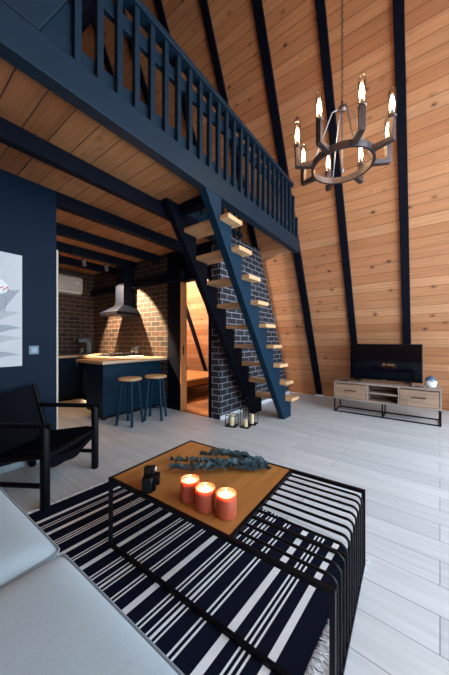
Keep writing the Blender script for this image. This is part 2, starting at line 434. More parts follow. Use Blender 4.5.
# ------------------------------------------------------------------ staircase
st = thing('staircase', 'steep navy open staircase with pale pine treads', 'staircase', (4.0, 2.05, 0))
O2 = Vector((4.0, 2.05, 0)); NT_, RI, RU = 9, .279, .208
def tn(k): return 4.175-RU*k               # nosing
def tz(k): return .281+RI*k                # underside of tread
def stringer(ya, yb, top, mat):
    und = lambda z: 3.80-.675*(z-.094)
    pts = [(und(0), 0), (tn(0)-.055, 0), (tn(0)-.055, tz(0))]
    for k in range(NT_):
        xi = tn(k+1)-.055
        pts += [(xi, tz(k)), (xi, min(tz(k+1), top))] if k < NT_-1 else []
    pts += [(tn(NT_-1)-.055-.19, tz(NT_-1)), (tn(NT_-1)-.055-.19, top), (und(top), top)]
    m = MB().prism(pts, 'y', ya, yb); m.v = [v-O2 for v in m.v]
    return m.build('stringer', mat, st, bevel=.003)
stringer(1.745, 1.835, BZ0-.001, TEAL)
stringer(2.285, 2.375, ZC-.001, NAVYB)
for k in range(NT_):
    m = MB().box((tn(k)-.27, 1.635, tz(k)), (tn(k), 2.39, tz(k)+.048)); m.v = [v-O2 for v in m.v]
    m.build('tread', TREAD, st, g=(0, 1, 0), bevel=.006)

# ------------------------------------------------------------------ kitchen
def kitchen():
    # base cabinets
    c = thing('peninsula_cabinet', 'navy panelled kitchen peninsula behind the two stools', 'cabinet', (2.7, 4.2, 0))
    def loc(m, o): m.v = [v-Vector(o) for v in m.v]; return m
    o = (2.7, 4.2, 0)
    loc(MB().box((2.16, 3.95, .1), (XD, 4.45, .88)), o).build('body', TEAL, c, bevel=.003)
    loc(MB().box((2.14, 3.935, .1), (2.16, 4.45, .88)), o).build('end_panel', TEAL, c, bevel=.002)
    loc(MB().box((2.16, 3.932, .06), (XD, 3.95, .88)), o).build('front_panel', TEAL, c, bevel=.002)
    loc(MB().box((2.22, 4.0, 0), (XD, 4.42, .1)), o).build('plinth', BLACKM, c)
    loc(MB().box((2.145, 3.935, 0), (2.20, 4.0, .1)), o).build('corner_foot', BLACKM, c)
    c = thing('hood_wall_cabinet', 'navy base cabinet under the gas cooktop', 'cabinet', (2.95, 5.1, 0)); o = (2.95, 5.1, 0)
    loc(MB().box((2.67, 4.452, .1), (XD, 5.80, .88)), o).build('body', NAVYW, c)
    loc(MB().box((2.72, 4.452, 0), (XD, 5.80, .1)), o).build('plinth', BLACKM, c)
    for i in range(3):
        y = 4.46+i*.445
        d = loc(MB().box((2.65, y, .12), (2.67, y+.435, .87)), o).build('door', NAVYW, c, bevel=.002)
        loc(MB().tube([(2.63, y+.05, .72), (2.63, y+.05, .84)], .006), o).build('handle', CHROME, d)
    c = thing('back_wall_cabinet', 'dark navy base cabinet along the brick wall under the air conditioner', 'cabinet', (2.2, 6.1, 0)); o = (2.2, 6.1, 0)
    loc(MB().box((1.25, 5.82, .1), (XD, Y1-.05, .88)), o).build('body', NAVYW, c)
    loc(MB().box((1.25, 5.88, 0), (XD, Y1-.05, .1)), o).build('plinth', BLACKM, c)
    for i in range(3):
        x = 1.26+i*.465
        d = loc(MB().box((x, 5.80, .12), (x+.455, 5.82, .87)), o).build('door', NAVYW, c, bevel=.002)
        loc(MB().tube([(x+.40, 5.785, .70), (x+.40, 5.785, .84)], .006), o).build('handle', CHROME, d)
    # worktop, one continuous U
    w = MB().prism([(1.25, Y1-.052), (1.25, 5.76), (2.61, 5.76), (2.61, 4.51), (2.0, 4.51), (2.0, 3.69), (XD-.002, 3.745), (XD-.002, Y1-.052)], 'z', .88, .925)
    tag(w.build('worktop', WORKTOP, loc=(2.6, 4.2, .88), bevel=.004), 'pale oak worktop running over the peninsula and along both brick walls', 'worktop')
    # stools
    s = thing('bar_stool', 'navy bar stool with round wooden seat, left one at the peninsula', 'stool', (2.30, 3.47, 0), R(20), 'bar stools at the peninsula')
    MB().lathe([(0, .645), (.155, .645), (.168, .652), (.17, .668), (.16, .682), (0, .684)], n=32).build('seat', STOOLW, s)
    for i in range(4):
        a = R(45+90*i); ca, sa = math.cos(a), math.sin(a)
        MB().tube([(ca*.185, sa*.185, 0), (ca*.115, sa*.115, .645)], [.019, .021], n=10).build('leg', TEAL, s)
    for i in range(4):
        a0, a1 = R(45+90*i), R(135+90*i); z = .2 if i % 2 else .28; r = .185-.07*z/.645
        MB().tube([(math.cos(a0)*r, math.sin(a0)*r, z), (math.cos(a1)*r, math.sin(a1)*r, z)], .012).build('rung', TEAL, s)
    MB().lathe([(0, .615), (.12, .615), (.12, .645), (0, .645)], n=20).build('seat_support', TEAL, s)
    clone(s, None, (2.705, 3.39, 0), R(35), 'navy bar stool with round wooden seat, right one near the doorway')
    # range hood
    h = thing('range_hood', 'black range hood with chimney on the brick wall', 'range hood', (XD, 4.865, 1.72))
    hw, hd, cw, cd = .305, .5, .14, .26
    m = MB().add([(0, -hw, .06), (-hd, -hw, .06), (-hd, hw, .06), (0, hw, .06), (0, -cw, .22), (-cd, -cw, .22), (-cd, cw, .22), (0, cw, .22)],
                 [(0, 1, 2, 3), (0, 4, 5, 1), (1, 5, 6, 2), (2, 6, 7, 3), (4, 7, 6, 5), (0, 3, 7, 4)])
    m.build('canopy', NAVYB, h, bevel=.004)
    MB().box((-hd-.005, -hw-.005, 0), (0, hw+.005, .06)).build('lip', BLACKM, h, bevel=.003)
    MB().box((-cd, -cw, .22), (0, cw, ZC-1.72-.01)).build('chimney', NAVYB, h, bevel=.003)
    for yy in (-.14, .14): MB().box((-.42, yy-.12, -.006), (-.08, yy+.12, 0)).build('filter', CHROME, h)
    # cooktop
    ck = thing('gas_cooktop', 'black gas cooktop on the worktop under the range hood', 'cooktop', (2.93, 4.95, .925))
    MB().box((-.25, -.29, 0), (.25, .29, .012)).build('plate', BLACKM, ck, bevel=.004)
    for sx in (-.11, .12):
        for sy in (-.14, .14):
            MB().lathe([(.045, .012), (.045, .022), (.03, .03), (0, .03)], (sx, sy, 0), 16).build('burner', BLACKP, ck)
            g = MB()
            for a in range(4):
                q = R(90*a+45); g.tube([(sx+math.cos(q)*.03, sy+math.sin(q)*.03, .05), (sx+math.cos(q)*.12, sy+math.sin(q)*.12, .05), (sx+math.cos(q)*.12, sy+math.sin(q)*.12, .012)], .006, 6)
            g.tube([(sx+.1*math.cos(R(a*20)), sy+.1*math.sin(R(a*20)), .048) for a in range(18)], .006, 6, closed=True)
            g.build('grate', BLACKM, ck)
    for i in range(4): MB().lathe([(.018, .012), (.016, .035), (0, .035)], (-.22, -.12+.08*i, 0), 14).build('knob', CHROME, ck)
    # coffee maker in the corner
    cf = thing('coffee_maker', 'black coffee maker in the back corner of the worktop', 'coffee maker', (2.86, 6.05, .925), R(-110))
    MB().box((-.11, -.14, 0), (.11, .14, .03)).build('base', BLACKP, cf, bevel=.008)
    MB().box((-.11, .03, .03), (.11, .14, .33)).build('column', BLACKP, cf, bevel=.01)
    MB().box((-.11, -.13, .25), (.11, .14, .36)).build('head', BLACKP, cf, bevel=.015)
    jug = MB().lathe([(0, .035), (.07, .035), (.08, .09), (.06, .17), (.05, .19), (0, .19)], (0, -.05, 0), 20).build('jug', GLASS, cf)
    MB().tube([(0, -.11, .17), (0, -.17, .16), (0, -.17, .07), (0, -.125, .06)], .009).build('handle', BLACKP, jug)
    # tray with glasses
    pl = tag(MB().lathe([(0, 0), (.14, 0), (.155, .018), (.15, .02), (.135, .006), (0, .006)], n=32).build('serving_plate', WHITEP, loc=None), 'round white plate on the worktop beside the hood wall', 'plate')
    pl.location = (2.93, 4.25, .925)
    gm = MB().lathe([(0, .0), (.033, .0), (.03, .004), (.005, .008), (.004, .07), (.02, .082), (.038, .11), (.04, .14), (.033, .175), (.031, .175), (.038, .14), (.036, .112), (.018, .086), (0, .08)], n=20)
    g = tag(gm.build('wine_glass', GLASS), 'stemmed wine glass on the white plate, nearest the cooktop', 'glass', 'wine glasses on the white plate')
    g.location = (2.90, 4.31, .9315)
    clone(g, None, (2.98, 4.27, .9315), 0, 'stemmed wine glass on the white plate, beside the brick wall')
    clone(g, None, (2.90, 4.20, .9315), 0, 'stemmed wine glass on the white plate, nearest the stools')
    # air conditioner
    ac = thing('air_conditioner', 'white split air conditioner high on the kitchen brick wall', 'air conditioner', (2.42, Y1-.05, 2.26))
    p = [(0, 0), (-.17, .0), (-.22, .06), (-.235, .18), (-.22, .36), (-.16, .4), (0, .4)]
    MB().prism(p, 'x', -.46, .46).build('housing', paint('dimmed_white_plastic', '#b9b0a4', .4, vary=.04), ac, bevel=.012)  # white plastic with the dim kitchen light put into its colour
    MB().box((-.40, -.205, .02), (.40, -.19, .045)).build('air_flap', WHITE, ac, bevel=.003)
    MB().box((.30, -.24, .22), (.38, -.228, .25)).build('display', WHITE, ac)
kitchen()

# track light
tl = thing('track_light', 'black ceiling track with small spotlights in the kitchen', 'track light', (2.45, 4.62, JZ))
MB().box((-.45, -.02, -.03), (.45, .02, 0)).build('track', BLACKM, tl)
for sx in (-.28, .12):
    sp = MB().tube([(sx, 0, -.03), (sx, 0, -.08)], .008).build('spot_stem', BLACKM, tl)
    MB().tube([(sx+.0, .0, -.07), (sx+.05, .06, -.15)], [.03, .036], 16).build('spot_head', CHROME, sp)
    MB().tube([(sx+.0505, .0606, -.1508), (sx+.051, .0612, -.1516)], .03, 16).build('spot_lens', SPOTG, sp)

# ------------------------------------------------------------------ bedroom seen through the doorway
bed = thing('bed', 'low bed with tan blanket seen through the doorway', 'bed', (4.5, 4.9, 0))
MB().box((-.95, -1.0, .24), (.85, 1.0, .30)).build('frame', BLACKW, bed, bevel=.006)
mb = MB().box((-.96, -1.02, .26), (.86, 1.0, .42)); mb.build('blanket', BEDC, bed, bevel=.05, seg=4)
for sx in (-.88, .78):
    for sy in (-.92, .92): MB().box((sx-.03, sy-.03, 0), (sx+.03, sy+.03, .24)).build('leg', BLACKW, bed)

# ------------------------------------------------------------------ wall picture and switch
pc = thing('canvas_picture', 'pale canvas print of grey leaves and a white flower on the navy wall', 'picture', (.55, 3.13, .98))
MB().box((-.34, -.035, .0), (.33, -.001, 1.06)).build('canvas', paint('canvas_grey', '#bfc2c5', .9, spec=.1, vary=.06), pc, bevel=.003)
PR1 = paint('print_grey', '#9aa1a7', .9, spec=.1, vary=.12); PR2 = paint('print_light', '#abb1b5', .9, spec=.1, vary=.1)
PRW = paint('print_white', '#dcdde0', .85, vary=.05); PRR = paint('print_red', '#b5402f', .8)
def leafshape(x0, z0, ang, L, W, y):
    ca, sa = math.cos(ang), math.sin(ang); n = 12; up = []; lo = []
    for i in range(n+1):
        q = i/n; w = 1.35*W*math.sin(math.pi*q**.8)*(1-.25*q); bx = x0+L*q*ca-.12*L*math.sin(math.pi*q)*sa; bz = z0+L*q*sa+.12*L*math.sin(math.pi*q)*ca
        up.append((bx-sa*w, y, bz+ca*w)); lo.append((bx+sa*w, y, bz-ca*w))
    pts = up[:-1]+lo[::-1]
    pts = [p for i, p in enumerate(pts) if i == 0 or (Vector(p)-Vector(pts[i-1])).length > 1e-5]
    return pts
pm = MB()
for i, (x0, z0, a, L, W, mi) in enumerate([(.10, .47, 50, .34, .052, 0), (.02, .36, 27, .33, .035, 1), (.02, .27, 17, .32, .030, 0), (.0, .17, 16, .34, .030, 1), (.02, .06, 8, .30, .022, 0), (-.26, .3, 40, .4, .05, 0), (-.28, .15, 15, .4, .045, 1), (-.2, .6, 60, .3, .045, 1)]):
    pm.cur = mi; pts = leafshape(x0, z0, R(a), L, W, -.0365-.0003*i); pm.add(pts, [list(range(len(pts)))[::-1]])
pm.cur = 2
for k in range(6):
    q = R(60*k+15); c = (.155+.03*math.cos(q), .735+.035*math.sin(q))
    pm.add([(c[0]+.035*math.cos(R(24*j)), -.0395-.0002*k, c[1]+.035*math.sin(R(24*j))) for j in range(15)], [list(range(15))])
pm.cur = 3
for k in range(6):
    c = (.165+.012*k, .725+.012*math.sin(k*2.1)); pm.add([(c[0]+.007*math.cos(R(45*j)), -.0415, c[1]+.007*math.sin(R(45*j))) for j in range(8)], [list(range(8))])
pm.cur = 0
pm.tube([(.18, -.039, .71), (.21, -.039, .62), (.19, -.039, .50)], .003, 5)
pm.build('leaf_print', [PR1, PR2, PRW, PRR], pc, smooth=0)
sw = thing('light_switch', 'steel light switch on the navy wall beside the picture', 'switch', (.985, 3.13, 1.13))
MB().box((-.043, -.008, -.043), (.043, 0, .043)).build('plate', paint('switch_plate', '#4a6577', .4), sw, bevel=.003)
MB().box((-.027, -.013, -.027), (.027, -.008, .027)).build('rocker', paint('switch_rocker', '#6b8797', .35), sw, bevel=.003)

# ------------------------------------------------------------------ TV corner
ts = thing('tv_stand', 'weathered oak TV stand on a black metal frame', 'TV stand', (5.065, .54, 0))
D, Wd = .2, .73
def tsb(lo, hi, nm, mat, par=ts, bevel=.003, g=(0, 1, 0)): return MB().box(lo, hi).build(nm, mat, par, g=g, bevel=bevel)
tsb((-D, -Wd, .50), (D, Wd, .527), 'top_board', RUSTIC)
tsb((-D, -Wd, .225), (D, Wd, .25), 'bottom_board', RUSTIC)
for y in (-Wd, Wd-.025): tsb((-D, y, .25), (D, y+.025, .50), 'side_board', RUSTIC, g=(1, 0, 0))
for y in (-.23, .205): tsb((-D+.002, y, .25), (D, y+.025, .50), 'divider', RUSTIC, g=(1, 0, 0))
tsb((D-.012, -Wd+.025, .25), (D, Wd-.025, .50), 'back_board', RUSTIC)
tsb((-D+.01, -.205, .365), (D-.012, .205, .385), 'shelf', RUSTIC)
for y0, y1 in ((-Wd+.03, -.235), (.235, Wd-.03)):
    d = tsb((-D-.002, y0, .255), (D-.06, y1, .487), 'drawer', RUSTICD)
    ym = (y0+y1)/2
    MB().tube([(-D-.002, ym-.08, .385), (-D-.028, ym-.08, .385), (-D-.028, ym+.08, .385), (-D-.002, ym+.08, .385)], .006, sq=True).build('handle', BLACKM, d)
for y in (-Wd+.012, 0, Wd-.012):
    l = MB().tube([(-D+.012, y, .225), (-D+.012, y, .01), (D-.012, y, .01), (D-.012, y, .225)], .01, sq=True)
    l.build('leg_frame', BLACKM, ts)
for xx in (-D+.012, D-.012): MB().bar((xx, -Wd+.012, .01), (xx, Wd-.012, .01), .018).build('floor_bar', BLACKM, ts)
tv = thing('television', 'black flat-screen television standing on the oak TV stand', 'television', (5.06, .535, .527))
TW = .508
MB().box((-.018, -TW, .045), (.022, TW, .645)).build('casing', BLACKP, tv, bevel=.006)
MB().box((-.0205, -TW+.012, .065), (-.018, TW-.012, .633)).build('screen', SCREEN, tv)
MB().box((.022, -.3, .1), (.05, .3, .42)).build('rear_housing', BLACKP, tv, bevel=.01)
for y in (-.36, .36):
    MB().tube([(-.11, y, .008), (0, y, .05), (.11, y, .008)], .009, 8).build('foot', BLACKP, tv)
MB().box((-.021, -.03, .05), (-.018, .03, .058)).build('name_badge', CHROME, tv)
va = thing('egg_vase', 'white and blue egg-shaped vase at the right end of the TV stand', 'vase', (5.08, -.07, .527))
k = NT('egg_glaze'); vv = k.mapping((1, 1, 1), 'Object'); sp_ = k.n('ShaderNodeSeparateXYZ'); k.l(vv, sp_.inputs[0])
nn = k.noise(vv, 16, 3); ad = k.n('ShaderNodeMath', operation='MULTIPLY_ADD'); k.l(nn, ad.inputs[0]); ad.inputs[1].default_value = .16; k.l(sp_.outputs[2], ad.inputs[2])
k.l(k.ramp(ad.outputs[0], [(.165, lin('#e8e6e4')), (.175, lin('#6e8598')), (.215, lin('#3f566e'))]), k.b.inputs['Base Color']); k.b.inputs['Roughness'].default_value = .25
MB().lathe([(0, 0), (.05, 0), (.07, .025), (.078, .06), (.072, .1), (.052, .14), (.025, .163), (0, .168)], n=28).build('body', k.m, va)
MB().lathe([(.01, .165), (.008, .172), (0, .173)], n=12).build('tip', k.m, va)
rm = thing('remote_control', 'small dark remote control at the left end of the TV stand', 'remote', (4.96, 1.13, .527), R(75))
MB().box((-.08, -.022, 0), (.08, .022, .016)).build('body', BLACKP, rm, bevel=.005)
for i in range(3): MB().box((-.05+.04*i, -.012, .016), (-.03+.04*i, .012, .018)).build('button', CHROME, rm)
tb = thing('set_top_box', 'flat pale box lying on the TV stand between television and vase', 'box', (4.99, .08, .527), R(4))
MB().box((-.07, -.085, 0), (.07, .085, .028)).build('body', RUSTIC, tb, bevel=.004)
MB().box((-.0715, -.06, .006), (-.07, .06, .022)).build('front_strip', BLACKP, tb)

# ------------------------------------------------------------------ lanterns by the stairs
def lantern(loc, w, h, ch, cr, lab, rz):
    l = thing('candle_lantern', lab, 'lantern', loc, rz, 'wire lanterns beside the stairs')
    MB().box((-w/2, -w/2, 0), (w/2, w/2, .012)).build('base', BLACKM, l, bevel=.002)
    f = MB(); e = w/2-.004
    c = [(-e, -e), (e, -e), (e, e), (-e, e)]
    for i in range(4):
        (x0, y0), (x1, y1) = c[i], c[(i+1) % 4]
        f.bar((x0, y0, .012), (x0, y0, h), .007); f.bar((x0, y0, h), (x1, y1, h), .007)
    f.build('wire_frame', BLACKM, l)
    MB().lathe([(0, .012), (cr, .012), (cr, .012+ch), (cr*.8, .015+ch), (0, .008+ch)], n=20).build('pillar_candle', WAXC, l)
    MB().tube([(0, 0, .008+ch), (.001, 0, .024+ch)], .0015, 5).build('wick', BLACKM, l)
lantern((3.13, 2.22, 0), .15, .16, .15, .036, 'low wire lantern with a tall cream candle, nearest the doorway', R(15))
lantern((3.20, 2.03, 0), .125, .26, .10, .034, 'wire lantern with a short cream candle, nearest the viewer', R(10))
lantern((3.38, 2.04, 0), .15, .38, .13, .034, 'tallest wire lantern with a cream candle, close to the staircase', R(12))

# ------------------------------------------------------------------ coffee table
CT = (1.230, .875, .008); CR = R(2.2); W2, L2, H = .36, .632, .407
ct = thing('coffee_table', 'black metal coffee table with oak top and slatted end', 'coffee table', CT, CR)
T = .018; YB = -.222
fm = MB()
e = T/2
for s in (-1, 1):
    fm.bar((s*(W2-e), -L2+.0, H-e), (s*(W2-e), L2, H-e), T)
fm.bar((-W2+T, L2-e, H-e), (W2-T, L2-e, H-e), T); fm.bar((-W2+T, YB, H-e), (W2-T, YB, H-e), T)
fm.build('top_frame', BLACKM, ct)
bt = MB()
for s in (-1, 1): bt.bar((s*(W2-e), -L2+T, e), (s*(W2-e), L2-T, e), T)
bt.bar((-W2+T, -L2+e, e), (W2-T, -L2+e, e), T)
bt.build('base_frame', BLACKM, ct)
for sx in (-1, 1):
    for sy in (-1, 1):
        MB().bar((sx*(W2-e), sy*(L2-e), 0), (sx*(W2-e), sy*(L2-e), H-T), T).build('leg', BLACKM, ct)
MB().box((-W2+T, YB+e, H-.02), (W2-T, L2-T, H-.002)).build('wooden_top', TABLEW, ct, g=(1, 0, 0))
NS = 11
for i in range(NS):
    x = -W2+e + (2*W2-T)*(i+1)/(NS+1)
    y1 = -L2+e; rr = .03; z1 = H-e
    pts = [(x, YB, z1), (x, y1+rr, z1)] + [(x, y1+rr-rr*math.sin(q), z1-rr+rr*math.cos(q)) for q in (R(22.5), R(45), R(67.5))] + [(x, y1, z1-rr), (x, y1, T)]
    MB().tube(pts, .0065, 8).build('slat', BLACKM, ct)
H = .415

# candles: tinted glass-like wax cups with a flame
def candle(loc, lab):
    c = thing('jar_candle', lab, 'candle', loc, 0, 'lit candles on the coffee table')
    r, h = .048, .1
    MB().lathe([(0, 0), (r-.002, 0), (r, .004), (r, h), (r-.003, h+.001), (r-.005, h-.002), (r-.005, h-.014), (0, h-.014)], n=36).build('wax_cup', CANW, c)
    MB().lathe([(r-.0052, h-.013), (.014, h-.0125), (0, h-.0135)], n=30).build('wax_pool', CANP, c)
    MB().tube([(0, 0, h-.014), (.001, 0, h-.003)], .0012, 5).build('wick', BLACKM, c)
    MB().lathe([(0, h-.006), (.0035, h-.002), (.0045, h+.004), (.002, h+.014), (0, h+.02)], n=12).build('flame', FLAME, c)
    L = bpy.data.lights.new('candle_light', 'POINT'); L.energy = .9; L.color = (1, .55, .27); L.shadow_soft_size = .012
    lo = bpy.data.objects.new('candle_light', L); COL.objects.link(lo); lo.parent = c; lo.location = (0, 0, h+.006)
k = NT('candle_wax'); k.b.inputs['Base Color'].default_value = lin('#a9543f'); k.b.inputs['Roughness'].default_value = .35
k.b.inputs['Subsurface Weight'].default_value = 1; k.b.inputs['Subsurface Radius'].default_value = (1, .5, .25); k.b.inputs['Subsurface Scale'].default_value = .03
CANW = k.m
k = NT('candle_pool'); k.b.inputs['Base Color'].default_value = lin('#f2c9a0'); k.b.inputs['Roughness'].default_value = .2
CANP = k.m
candle((.984, .962, H), 'lit orange pillar candle on the coffee table, nearest the camera body')
candle((.972, .846, H), 'lit orange pillar candle, middle of three on the coffee table')
candle((.995, .738, H), 'lit orange pillar candle, nearest the slatted end of the table')

# compact camera
ca = thing('camera', 'black compact camera standing on the coffee table', 'camera', (.925, 1.215, H), R(44))
MB().box((-.062, -.026, 0), (.062, .026, .072)).build('body', BLACKP, ca, bevel=.008)
le = MB().tube([(.008, -.026, .036), (.008, -.05, .036)], [.03, .029], 24).build('lens_barrel', BLACKM, ca, bevel=.002)
MB().tube([(.008, -.05, .036), (.008, -.0515, .036)], .021, 24).build('lens_glass', SCREEN, le)
vf = MB().prism([(-.02, .07), (.026, .07), (.018, .102), (-.012, .102)], 'y', -.03, .024).build('viewfinder_hump', BLACKP, ca, bevel=.005)
MB().tube([(.003, -.0305, .088), (.003, -.034, .088)], .010, 16).build('flash_window', WHITE, vf)
MB().lathe([(.0, .072), (.012, .072), (.012, .083), (0, .084)], (.042, 0, 0), 18).build('dial', WHITE, ca)
MB().box((-.062, -.038, .008), (-.042, -.024, .06)).build('grip', LEATHER, ca, bevel=.006)

# eucalyptus sprigs
def sprig(pts, lab, seed):
    rg = random.Random(seed)
    base = Vector(pts[0]); root = thing('eucalyptus_sprig', lab, 'dried sprig', base, 0, 'eucalyptus sprigs on the coffee table')
    P = [Vector(p)-base for p in pts]; sm = []
    for i in range(len(P)-1):
        for j in range(8): sm.append(P[i].lerp(P[i+1], j/8))
    sm.append(P[-1]); n = len(sm)
    MB().tube(sm, [.0028*(1-.7*i/n)+.0006 for i in range(n)], 6).build('stem', STEM, root)
    lf = MB()
    for i in range(1, n, 1):
        t = (sm[i]-sm[i-1]).normalized(); side = t.cross(Vector((0, 0, 1))).normalized()
        for s in (-1, 1):
            for rep in range(2):
                sz = (.022-.009*i/n)*rg.uniform(.7, 1.2)
                el = rg.uniform(-.05, 1.25)
                d = (side*s*math.cos(el)+Vector((0, 0, 1))*math.sin(el)+t*rg.uniform(-.1, .5)).normalized()
                a = d.cross(t); a = (a+Vector((rg.uniform(-.4, .4), rg.uniform(-.4, .4), rg.uniform(-.4, .4)))).normalized()
                b = a.cross(d).normalized(); a = d.cross(b)
                c0 = sm[i]+d*.004+t*rg.uniform(-.006, .006); ring = []
                for j in range(9):
                    q = 2*math.pi*j/9
                    ring.append(c0+d*(sz*(1-math.cos(q)))+b*(sz*.85*math.sin(q))+a*(.003*math.cos(2*q)))
                ring = [Vector((v.x, v.y, max(v.z, .0016-base.z+H))) for v in ring]
                o = len(lf.v); lf.add(ring + [v+a*.0012 for v in ring], [list(range(9)), list(range(9, 18))[::-1]] + [(j, (j+1) % 9, 9+(j+1) % 9, 9+j) for j in range(9)])
    lf.build('leaves', LEAF, root, smooth=60)
z = H+.016
sprig([(1.50, .765, z), (1.40, .90, z+.012), (1.31, 1.08, z+.016), (1.19, 1.33, z+.004)], 'long grey-green eucalyptus sprig along the back of the table', 3)
sprig([(1.46, .86, z), (1.33, .97, z+.02), (1.20, 1.10, z+.016), (1.115, 1.25, z+.004)], 'grey-green eucalyptus sprig lying closest to the candles', 5)
sprig([(1.515, .80, z), (1.47, .95, z+.022), (1.42, 1.09, z+.03), (1.36, 1.22, z+.012)], 'grey-green eucalyptus sprig crossing towards the back table edge', 8)

# ------------------------------------------------------------------ rug
RC = (1.02, 1.27); RRZ = R(-3.4); RW, RL2 = .71, .93
rug = thing('striped_rug', 'black and white striped flat-woven rug under the coffee table', 'rug', (RC[0], RC[1], 0), RRZ)
stripes = STRIPES = [(2.04, .028), (1.972, .010), (1.948, .010), (1.872, .028), (1.772, .010), (1.75, .012), (1.728, .010), (1.634, .026), (1.553, .011), (1.532, .011), (1.443, .030),
                     (1.352, .011), (1.330, .011), (1.284, .010), (1.258, .017), (1.232, .010), (1.160, .011), (1.138, .011), (1.055, .034), (.966, .011), (.944, .011),
                     (.901, .010), (.875, .017), (.851, .010), (.774, .012), (.750, .012), (.646, .036), (.578, .011), (.556, .011), (.533, .011), (.462, .032)]
ys = [(-RL2, 0)]; ym = []
for c, w in sorted(stripes):
    c = c - RC[1]; w = w*.8 if w < .02 else w; ym.append((c-w/2, c+w/2))
rm_ = MB(); prev = -RL2; TH = .008; NX = 14
bands = []
for a, b in ym: bands += [(prev, a, 0), (a, b, 1)]; prev = b
bands.append((prev, RL2, 0))
for a, b, mi in bands:
    rm_.cur = mi
    rm_.add([(-RW, a, 0), (RW, a, 0), (RW, b, 0), (-RW, b, 0), (-RW, a, TH), (RW, a, TH), (RW, b, TH), (-RW, b, TH)],
            [(0, 3, 2, 1), (4, 5, 6, 7), (1, 2, 6, 5), (3, 0, 4, 7)] + ([(0, 1, 5, 4)] if a == -RL2 else []) + ([(2, 3, 7, 6)] if b == RL2 else []))
rm_.build('woven_field', [RUGB, RUGW], rug, smooth=0)
fg = MB(); rg = random.Random(4)
for sy in (-1, 1):
    x = -RW
    while x < RW:
        L = rg.uniform(.03, .065) if sy < 0 else rg.uniform(.012, .022); dx = rg.uniform(-.02, .02); y = sy*RL2
        fg.tube([(x, y-sy*.012, TH*.6), (x+dx*.3, y+sy*L*.35, TH*.9+rg.uniform(0, .008)), (x+dx, y+sy*L*.7, .005+rg.uniform(0, .006)), (x+dx*1.4+rg.uniform(-.01, .01), y+sy*L, .003)], [.003, .0033, .0028, .0018], 5)
        x += rg.uniform(.0055, .0095)
fo = fg.build('fringe', RUGW, rug); fo['kind'] = 'stuff'

# ------------------------------------------------------------------ sofa
ca.scale = (1.12, 1.12, 1.12)
sf = thing('sofa', 'pale grey fabric sofa in the lower left corner', 'sofa', (.0, 1.0, 0), R(1.0))
MB().box((-.45, -1.2, .06), (.36, .93, .27)).build('base', SOFA, sf, bevel=.03, seg=3)
def cushion(y0, y1, nm):
    x0, x1, z0, z1 = -.34, .43, .27, .468
    nx, ny = 14, 16; vs = []; fs = []
    def pt(i, j, top):
        fx, fy = i/nx, j/ny; x = x0+(x1-x0)*fx; y = y0+(y1-y0)*fy
        ex = min(fx, 1-fx)*(x1-x0); ey = min(fy, 1-fy)*(y1-y0)
        cr = .028*(1-math.exp(-ex/.09))*(1-math.exp(-ey/.09))
        r = .03; d = 0
        for e_ in (ex, ey):
            if e_ < r: d += r-math.sqrt(max(0, r*r-(r-e_)**2))
        return (x, y, z1+cr-min(d, .03)*.85) if top else (x, y, z0)
    for top in (True, False):
        for j in range(ny+1):
            for i in range(nx+1): vs.append(pt(i, j, top))
    N = (nx+1)*(ny+1); ix = lambda i, j: j*(nx+1)+i
    for j in range(ny):
        for i in range(nx):
            q = (ix(i, j), ix(i+1, j), ix(i+1, j+1), ix(i, j+1)); fs.append(q); fs.append(tuple(N+k for k in q[::-1]))
    per = [(i, 0) for i in range(nx)] + [(nx, j) for j in range(ny)] + [(nx-i, ny) for i in range(nx)] + [(0, ny-j) for j in range(ny)]
    M = len(vs); np_ = len(per)
    for zz in (z1-.045, z1-.06, z0+.03):
        for (i, j) in per: p = pt(i, j, True); vs.append((p[0], p[1], zz))
    for a in range(np_):
        b = (a+1) % np_; p, q = ix(*per[a]), ix(*per[b])
        ch_ = [(p, q), (M+a, M+b), (M+np_+a, M+np_+b), (M+2*np_+a, M+2*np_+b), (N+p, N+q)]
        for (t0, t1), (l0, l1) in zip(ch_[:-1], ch_[1:]): fs.append((t0, l0, l1, t1))
    c = MB().add(vs, fs).build('seat_cushion', SOFA, sf, smooth=60, subs=1)
    z = z1-.026; rr = .03
    cs = [(x1-rr, y0+rr), (x1-rr, y1-rr), (x0+rr, y1-rr), (x0+rr, y0+rr)]; pp = []
    for k_, (cx_, cy_) in enumerate(cs):
        for a in range(6):
            q = R(-90+90*k_+18*a); pp.append((cx_+(rr-.0035)*math.cos(q), cy_+(rr-.0035)*math.sin(q), z))
    MB().tube(pp, .0045, 8, closed=True).build('piping', PIPE, c)
cushion(.065, .90, 'a'); cushion(-.80, .06, 'b')
MB().box((-.62, -1.2, .27), (-.36, .93, .52)).build('backrest', SOFA, sf, bevel=.06, seg=4)

